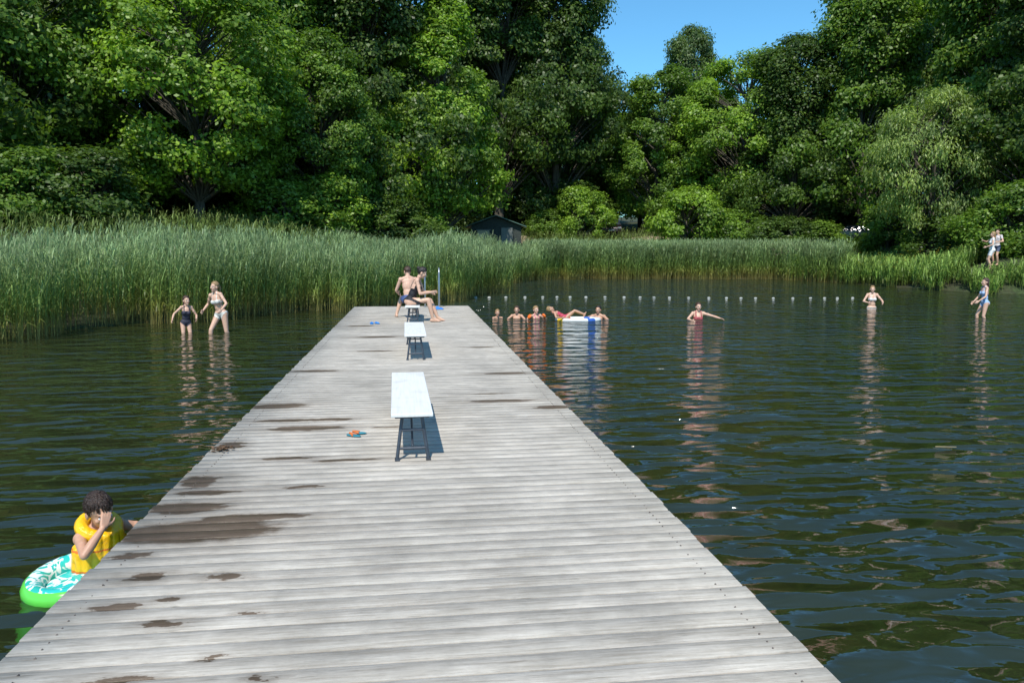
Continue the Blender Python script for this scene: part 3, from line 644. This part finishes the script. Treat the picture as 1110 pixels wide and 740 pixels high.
# ------------------------------------------------------------------ trees
M_leaf=leafmat('leaves',.38); M_bark=barkmat()
def tube(pts,rad,n=7):
    pts=[Vector(p) for p in pts]; vs=[];qs=[]
    for i,p in enumerate(pts):
        d=(pts[min(i+1,len(pts)-1)]-pts[max(i-1,0)]).normalized(); t=d.cross(V(.13,.97,.2)).normalized(); u=d.cross(t)
        for k in range(n):
            th=2*math.pi*k/n; vs.append(tuple(p+t*math.cos(th)*rad[i]+u*math.sin(th)*rad[i]))
    for i in range(len(pts)-1):
        for k in range(n): qs.append((i*n+k,i*n+(k+1)%n,(i+1)*n+(k+1)%n,(i+1)*n+k))
    return vs,qs
def tree_mesh(name,seed,H,R,cb,ncl,lpc,ls,prof='round',crad=(.8,1.7),stems=1,droop=0,flat=.7):
    g=np.random.default_rng(seed); r0=.018*H+.03; Vs=[];Qs=[];o=0
    def addt(pts,rad,n=7):
        nonlocal o
        v,q=tube(pts,rad,n); Vs.append(np.array(v)); Qs.append(np.array(q)+o); o+=len(v)
    axes=[]
    for s in range(stems):
        a=g.uniform(0,6.28); off=(.0 if stems==1 else .35*R)
        pts=[]; 
        for k in range(8):
            f=k/7; pts.append((math.cos(a)*off*f**.8+.02*H*math.sin(f*4+seed),math.sin(a)*off*f**.8+.02*H*math.cos(f*3+seed)-.02*H*math.cos(seed),-.4+f*H*.9))
        addt(pts,[r0*(1.25 if k==0 else 1)*(1-.9*k/7)/(1 if stems==1 else 1.6) for k in range(8)],9); axes.append(np.array(pts))
    lobes=g.normal(0,1,(7,3)); lobes/=np.linalg.norm(lobes,axis=1)[:,None]; la=g.uniform(-.28,.28,7)
    C=[];
    for i in range(ncl):
        t=g.uniform(0,1)**.9
        if prof=='round': er=math.sin(math.pi*min(1,t*.88+.09))**.6
        elif prof=='cone': er=(1-t)**.62*(.55+.45*min(1,t*5))
        elif prof=='tall': er=(.75+.25*math.sin(t*9))*math.sqrt(max(0,1-t**2.6))
        else: er=math.sin(math.pi*min(1,t*.8+.16))**.8
        a=g.uniform(0,6.28); dv=np.array([math.cos(a),math.sin(a),t*1.2-.5]); dv/=np.linalg.norm(dv)
        er*=1+float((np.maximum(lobes@dv,0)**3*la).sum())*1.3
        rad=R*er*(g.uniform(.35,1)**.5)*.92
        C.append((math.cos(a)*rad,math.sin(a)*rad,cb*H+t*(1-cb)*H*.96))
    C=np.array(C)
    for c in C:
        ax=axes[g.integers(len(axes))]; zz=max(.12*H,c[2]-.5*math.hypot(c[0],c[1])-.4); k=min(6,max(0,int((zz+.4)/(H*.9)*7))); p0=ax[k]
        mid=(p0+c)/2+np.array([0,0,.25]); addt([tuple(p0),tuple(mid),tuple(c)],[.045+.003*H,.035,.012],5)
    nb=sum(len(q) for q in Qs)
    cr=g.uniform(crad[0],crad[1],ncl); n=ncl*lpc; ci=np.repeat(np.arange(ncl),lpc)
    d=g.normal(0,1,(n,3)); d/=np.linalg.norm(d,axis=1)[:,None]; rr_=g.uniform(0,1,n)**.42
    lump=1+.28*np.sin(d[:,0]*5+ci)*np.sin(d[:,1]*5+ci*1.7)+.2*np.sin(d[:,2]*9+ci)
    P=C[ci]+d*(cr[ci]*rr_*lump)[:,None]*np.array([1,1,flat])
    if droop: P[:,2]-=droop*g.uniform(0,1,n)**2*cr[ci]
    cen=np.array([0,0,cb*H+(1-cb)*H*.45]); outw=P-cen; outw/=np.linalg.norm(outw,axis=1)[:,None]
    nn=g.normal(0,.6,(n,3))+d*.7+outw*.6+np.array([0,0,.5]); nn/=np.linalg.norm(nn,axis=1)[:,None]
    tt=np.cross(nn,g.normal(0,1,(n,3))+np.array([0,0,droop*2])); 
    if droop: tt=np.cross(nn,np.cross(nn,np.array([0,0,1])+g.normal(0,.3,(n,3))))
    tt/=np.linalg.norm(tt,axis=1)[:,None]; bb=np.cross(nn,tt); l=ls*g.uniform(.6,1.25,n)
    tt*=l[:,None]*.5; bb*=l[:,None]*(.32 if not droop else .15)
    lv=np.stack([P-tt,P+bb-tt*.1,P+tt,P-bb-tt*.1],1).reshape(-1,3); lq=np.arange(n*4).reshape(-1,4)+o
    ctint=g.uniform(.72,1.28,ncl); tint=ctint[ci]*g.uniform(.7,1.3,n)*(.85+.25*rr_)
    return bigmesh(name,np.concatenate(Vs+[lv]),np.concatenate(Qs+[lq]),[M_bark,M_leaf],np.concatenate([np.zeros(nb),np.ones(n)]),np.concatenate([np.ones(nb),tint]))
TM={'A':(tree_mesh('tA',1,14,5.5,.16,150,440,.23,'round',(.65,1.4)),14,5.5),'B':(tree_mesh('tB',2,18,6,.14,180,420,.26,'tall',(.65,1.5)),18,6),
    'C':(tree_mesh('tC',3,20,6.5,.24,180,420,.27,'tall',(.65,1.5)),20,6.5),'D':(tree_mesh('tD',5,17,5.8,.17,180,420,.23,'cone',(.6,1.2)),17,5.8),
    'E':(tree_mesh('tE',8,15,5.5,.10,160,440,.23,'round',(.6,1.3)),15,5.5),'W':(tree_mesh('tW',9,10.5,3.6,.25,95,340,.24,'round',(.6,1.1),3,.9),10.5,3.6),
    'S':(tree_mesh('tS',12,4,2.6,.02,60,340,.18,'round',(.45,.9),3),4,2.6)}
def place(name,kind,bear,dist,H,R,col,parent=None,rot=None):
    me,h0,r0=TM[kind]; o=bpy.data.objects.new(name,me); COL.objects.link(o); a=math.radians(bear); x=dist*math.sin(a); y=dist*math.cos(a)
    o.location=(x,y,gz(x,y)-.15); o.scale=(R/r0,R/r0,H/h0); o.rotation_euler=(0,0,rot if rot is not None else random.uniform(0,6.28)); o.color=(*col,1)
    if parent: o.parent=parent
    return o
DK=(.068,.122,.024); MD=(.112,.20,.029); BR=(.16,.27,.034); BL=(.09,.15,.048); WI=(.20,.28,.09)
trees=[('A',-25.5,42,14,5.3,MD),('B',-31,41,16,6,DK),('B',-20.1,48,20,6,DK),('A',-14.9,41.5,12.8,5.6,BR),('C',-9.6,51,21,6.2,MD),('E',-6.6,46,12,4.2,MD),
('B',-3.2,52,21,6,DK),('D',2.0,52,18.0,6.0,BR),('C',6.4,67,25,7,DK),('C',10.6,69,26,7.0,DK),('E',17.9,70,14.6,5.6,MD),('B',20.0,98,23.6,5.0,BL),
('A',23.6,68,15.2,6.0,BR),('E',21.3,76,14.0,5,DK),('B',27.0,64,16.2,5.5,DK),('B',31.4,64,20.5,6.0,MD),('C',34.5,72,25,7,DK),('W',35.6,52,10.6,3.5,WI),('B',38.4,59,22,6.2,MD),('C',42,52,19,6,DK),('B',46,54,20,6.5,MD),('C',-36,42,17,6,MD)]
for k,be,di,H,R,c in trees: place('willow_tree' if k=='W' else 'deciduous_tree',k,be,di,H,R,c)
shr=[(-28,37,3.6,3.2,DK),(-25,36,3.0,2.6,MD),(-21.5,37,3.2,3,DK),(-31.5,35,3.4,3,MD),(-9,43,3.2,3,MD),(-6,45,4.0,3,BR),(-2,47,3.6,3,DK),(0.5,50,3.2,2.4,MD),(12.4,65,4.4,2.6,BR),(20.3,62,5.0,3.2,BR),(23.5,62,3.2,2.6,MD),(26.5,60,3.4,2.8,DK),(29,61,2.8,2.4,MD),(33.6,58,3.4,3,MD),(37.5,51,3.0,2.6,DK),(40.6,47,3.6,2.8,MD),(44,46,4,3,MD),(10.2,66,2.6,2.0,MD)]
for be,di,H,R,c in shr: place('shrub','S',be,di,H,R,c)
fo=empty('forest'); 
for row,(dd,hh) in enumerate(((78,21),(94,25))):
    be=-50+row*1.3
    while be<60:
        gap=14.6<be<31.5; H=hh*random.uniform(.88,1.08); 
        if gap: H=[12.5,13.5][row]*random.uniform(.9,1.05)
        d0=dd+random.uniform(-3,3)
        if be<-5: d0-=22
        place('forest_tree',random.choice('ABCE' if not gap else 'AE'),be,d0,H,random.uniform(5.5,7.5) if not gap else 5.5,random.choice((DK,DK,MD)),fo)
        be+=360*8.0/(2*math.pi*d0)
for i in range(46):
    be=-48+i*2.3; d0=72 if be>-3 else 56
    if 12.5<be<18: continue
    place('forest_shrub','S',be,d0+random.uniform(-3,3),random.uniform(4,6.5),random.uniform(3.2,4.5),DK,fo)

# ------------------------------------------------------------------ hut, cars, path
def terr_strip(name,pts,w,mat):
    vs=[];fs=[]; P=[]
    for (x0,y0),(x1,y1) in zip(pts[:-1],pts[1:]):
        for k in range(12): P.append((x0+(x1-x0)*k/12,y0+(y1-y0)*k/12))
    P.append(pts[-1])
    for i,(x,y) in enumerate(P):
        a=P[max(0,i-1)];c=P[min(len(P)-1,i+1)]; d=V(c[0]-a[0],c[1]-a[1],0).normalized(); s=V(-d.y,d.x,0)
        for k in range(7):
            q=V(x,y,0)+s*w*(k/6-.5)*(1+.12*math.sin(i*.9)); vs.append(V(q.x,q.y,gz(q.x,q.y)+.04))
    for i in range(len(P)-1):
        for k in range(6): fs.append((i*7+k,(i+1)*7+k,(i+1)*7+k+1,i*7+k+1))
    b=MB(); b.add((vs,fs)); return b.obj(name,[mat])
terr_strip('dirt_path',[(40,56),(30,60.5),(22,61.5),(16,62.5),(9,64),(0,66)],3.0,simple('sandy_dirt',(.36,.29,.2),.95,3,.25,.02))
hx,hy=6.5,59.8; hut=empty('camp_hut',(hx,hy,gz(hx,hy)-.15),math.radians(-8))
M_hw=simple('hut_boards',(.035,.045,.04),.8,8,.3,.01); M_hr=simple('green_roof',(.075,.14,.11),.5,6,.15); M_gl=simple('window_glass',(.03,.04,.05),.08,5,.1); M_wf=simple('pale_trim',(.16,.17,.16),.6)
b=MB(); b.add(box(-1.9,1.9,-1.4,1.4,0,2.1)); b.obj('walls',[M_hw],hut,False)
b=MB()
for s in (-1,1):
    b.add(([V(0,-1.75,2.85),V(0,1.75,2.85),V(s*2.3,1.75,2.0),V(s*2.3,-1.75,2.0),V(0,-1.75,2.92),V(0,1.75,2.92),V(s*2.3,1.75,2.07),V(s*2.3,-1.75,2.07)],[(0,1,2,3),(4,7,6,5),(0,3,7,4),(1,5,6,2),(2,6,7,3)]))
b.obj('roof',[M_hr],hut,False)
b=MB(); b.add(([V(-1.9,-1.4,2.1),V(1.9,-1.4,2.1),V(0,-1.4,2.79)],[(0,1,2)])); b.add(([V(-1.9,1.4,2.1),V(1.9,1.4,2.1),V(0,1.4,2.79)],[(0,2,1)])); b.obj('gable',[M_hw],hut,False)
b=MB(); b.add(box(-1.4,-.5,-1.45,-1.403,.95,1.75)); b.obj('window',[M_gl],hut,False)
b=MB(); b.add(box(-1.5,-.4,-1.47,-1.452,.87,.94)); b.add(box(-1.5,-.4,-1.47,-1.452,1.76,1.83)); b.add(box(.4,1.25,-1.45,-1.403,0,1.95)); b.obj('door_and_trim',[M_wf],hut,False)
def car(loc,rz,colr):
    e=empty('parked_car',loc,math.radians(rz)); paint=simple('car_paint',colr,.25,4,.05,0,.3); gl=M_gl; blk=simple('tyre',(.02,.02,.02),.8); lamp=simple('lamp_glass',(.3,.3,.3),.15)
    prof=[(-2.1,.35),(-2.15,.62),(-2.05,.80),(-1.15,.95),(-.45,1.38),(.9,1.42),(1.6,1.05),(2.1,.98),(2.15,.6),(2.05,.35)]
    b=MB(); vs=[]; n=len(prof)
    ws=[.80,.86,.86,.84,.62,.62,.80,.84,.86,.8]
    for s in (-1,1):
        for (y,z),w in zip(prof,ws): vs.append(V(s*w,y,z))
    fs=[tuple(range(n)),tuple(range(n,2*n))[::-1]]+[(i,n+i,n+(i+1)%n,(i+1)%n) for i in range(n)]
    b.add((vs,fs)); b.obj('body',[paint],e,False,.05)
    b=MB(); b.add(([V(-.74,-1.10,.985),V(.74,-1.10,.985),V(.58,-.50,1.355),V(-.58,-.50,1.355)],[(0,1,2,3)])); 
    for s in (-1,1): b.add(([V(s*.835,-.95,1.0),V(s*.82,1.3,1.06),V(s*.66,.85,1.36),V(s*.66,-.42,1.34)],[(0,1,2,3)]))
    o=b.obj('windows',[gl],e,False); so=o.modifiers.new('t','SOLIDIFY'); so.thickness=.05; so.offset=0
    b=MB()
    for x in (-.78,.78):
        for y in (-1.35,1.35): b.add(cyl((x-.1,y,.32),(x+.1,y,.32),.32,.32,24),0)
    b.add(box(-.5,.5,-2.19,-2.14,.42,.6),0); b.obj('wheels_and_grille',[blk],e,False)
    b=MB()
    for x in (-.65,.65): b.add(ellip((x,-2.1,.72),(.15,.06,.08)))
    b.add(box(-.26,.26,-2.22,-2.195,.45,.56)); b.obj('headlights',[lamp],e)
    return e
car((16.9,65.0,gz(16.9,65)+.03),-12,(.022,.010,.012))
car((33.6,54.6,gz(33.6,54.6)+.03),62,(.12,.125,.13))

zb=gz(27.5,33.7)
person('woman_on_bank',(27.45,33.7,zb),60,1.08,dict(wR=(.12,.34,1.3),wL=(-.22,.25,1.02),hfwd=(0,1,-.1)),'dress',(.75,.73,.72),0,blond,'long',True,vox=.01)
zb=gz(28.0,33.9)
person('man_on_bank',(27.92,33.98,zb),110,1.02,dict(wR=(.26,.1,.87),wL=(-.2,.28,1.1)),'shirt',(.60,.54,.54),0,brown,'short',False,vox=.01)

# ------------------------------------------------------------------ light, world, camera
sd=V(-.34,-.94,0).normalized()*math.cos(math.radians(55))+V(0,0,math.sin(math.radians(55)))
li=bpy.data.lights.new('sun','SUN'); li.energy=5.0; li.angle=math.radians(.5); li.color=(1,.95,.86)
lo=bpy.data.objects.new('sun',li); COL.objects.link(lo); lo.location=(-10,-20,30); lo.rotation_euler=(-sd).to_track_quat('-Z','Y').to_euler()
w=bpy.data.worlds.new('World'); scene.world=w; w.use_nodes=True; nt=w.node_tree; bg=nt.nodes['Background']
sk=nt.nodes.new('ShaderNodeTexSky'); sk.sky_type='NISHITA'; sk.sun_disc=False; sk.sun_elevation=math.radians(55); sk.sun_rotation=math.atan2(sd.x,sd.y); sk.ozone_density=1.2; sk.dust_density=.2; sk.air_density=1.0
nt.links.new(mixc(nt,1.0,sk.outputs[0],(.56,1.06,1.25),'MULTIPLY'),bg.inputs[0]); bg.inputs[1].default_value=.15
scene.view_settings.view_transform='Standard'; scene.view_settings.look='None'; scene.view_settings.exposure=0
cam=bpy.data.cameras.new('camera'); cam.lens=27.0; cam.sensor_width=36; cam.clip_end=3000; cam.clip_start=.05
co=bpy.data.objects.new('camera',cam); COL.objects.link(co); co.location=(0,0,2.0); co.rotation_euler=(math.radians(90-6.85),0,math.radians(-7.34)); scene.camera=co
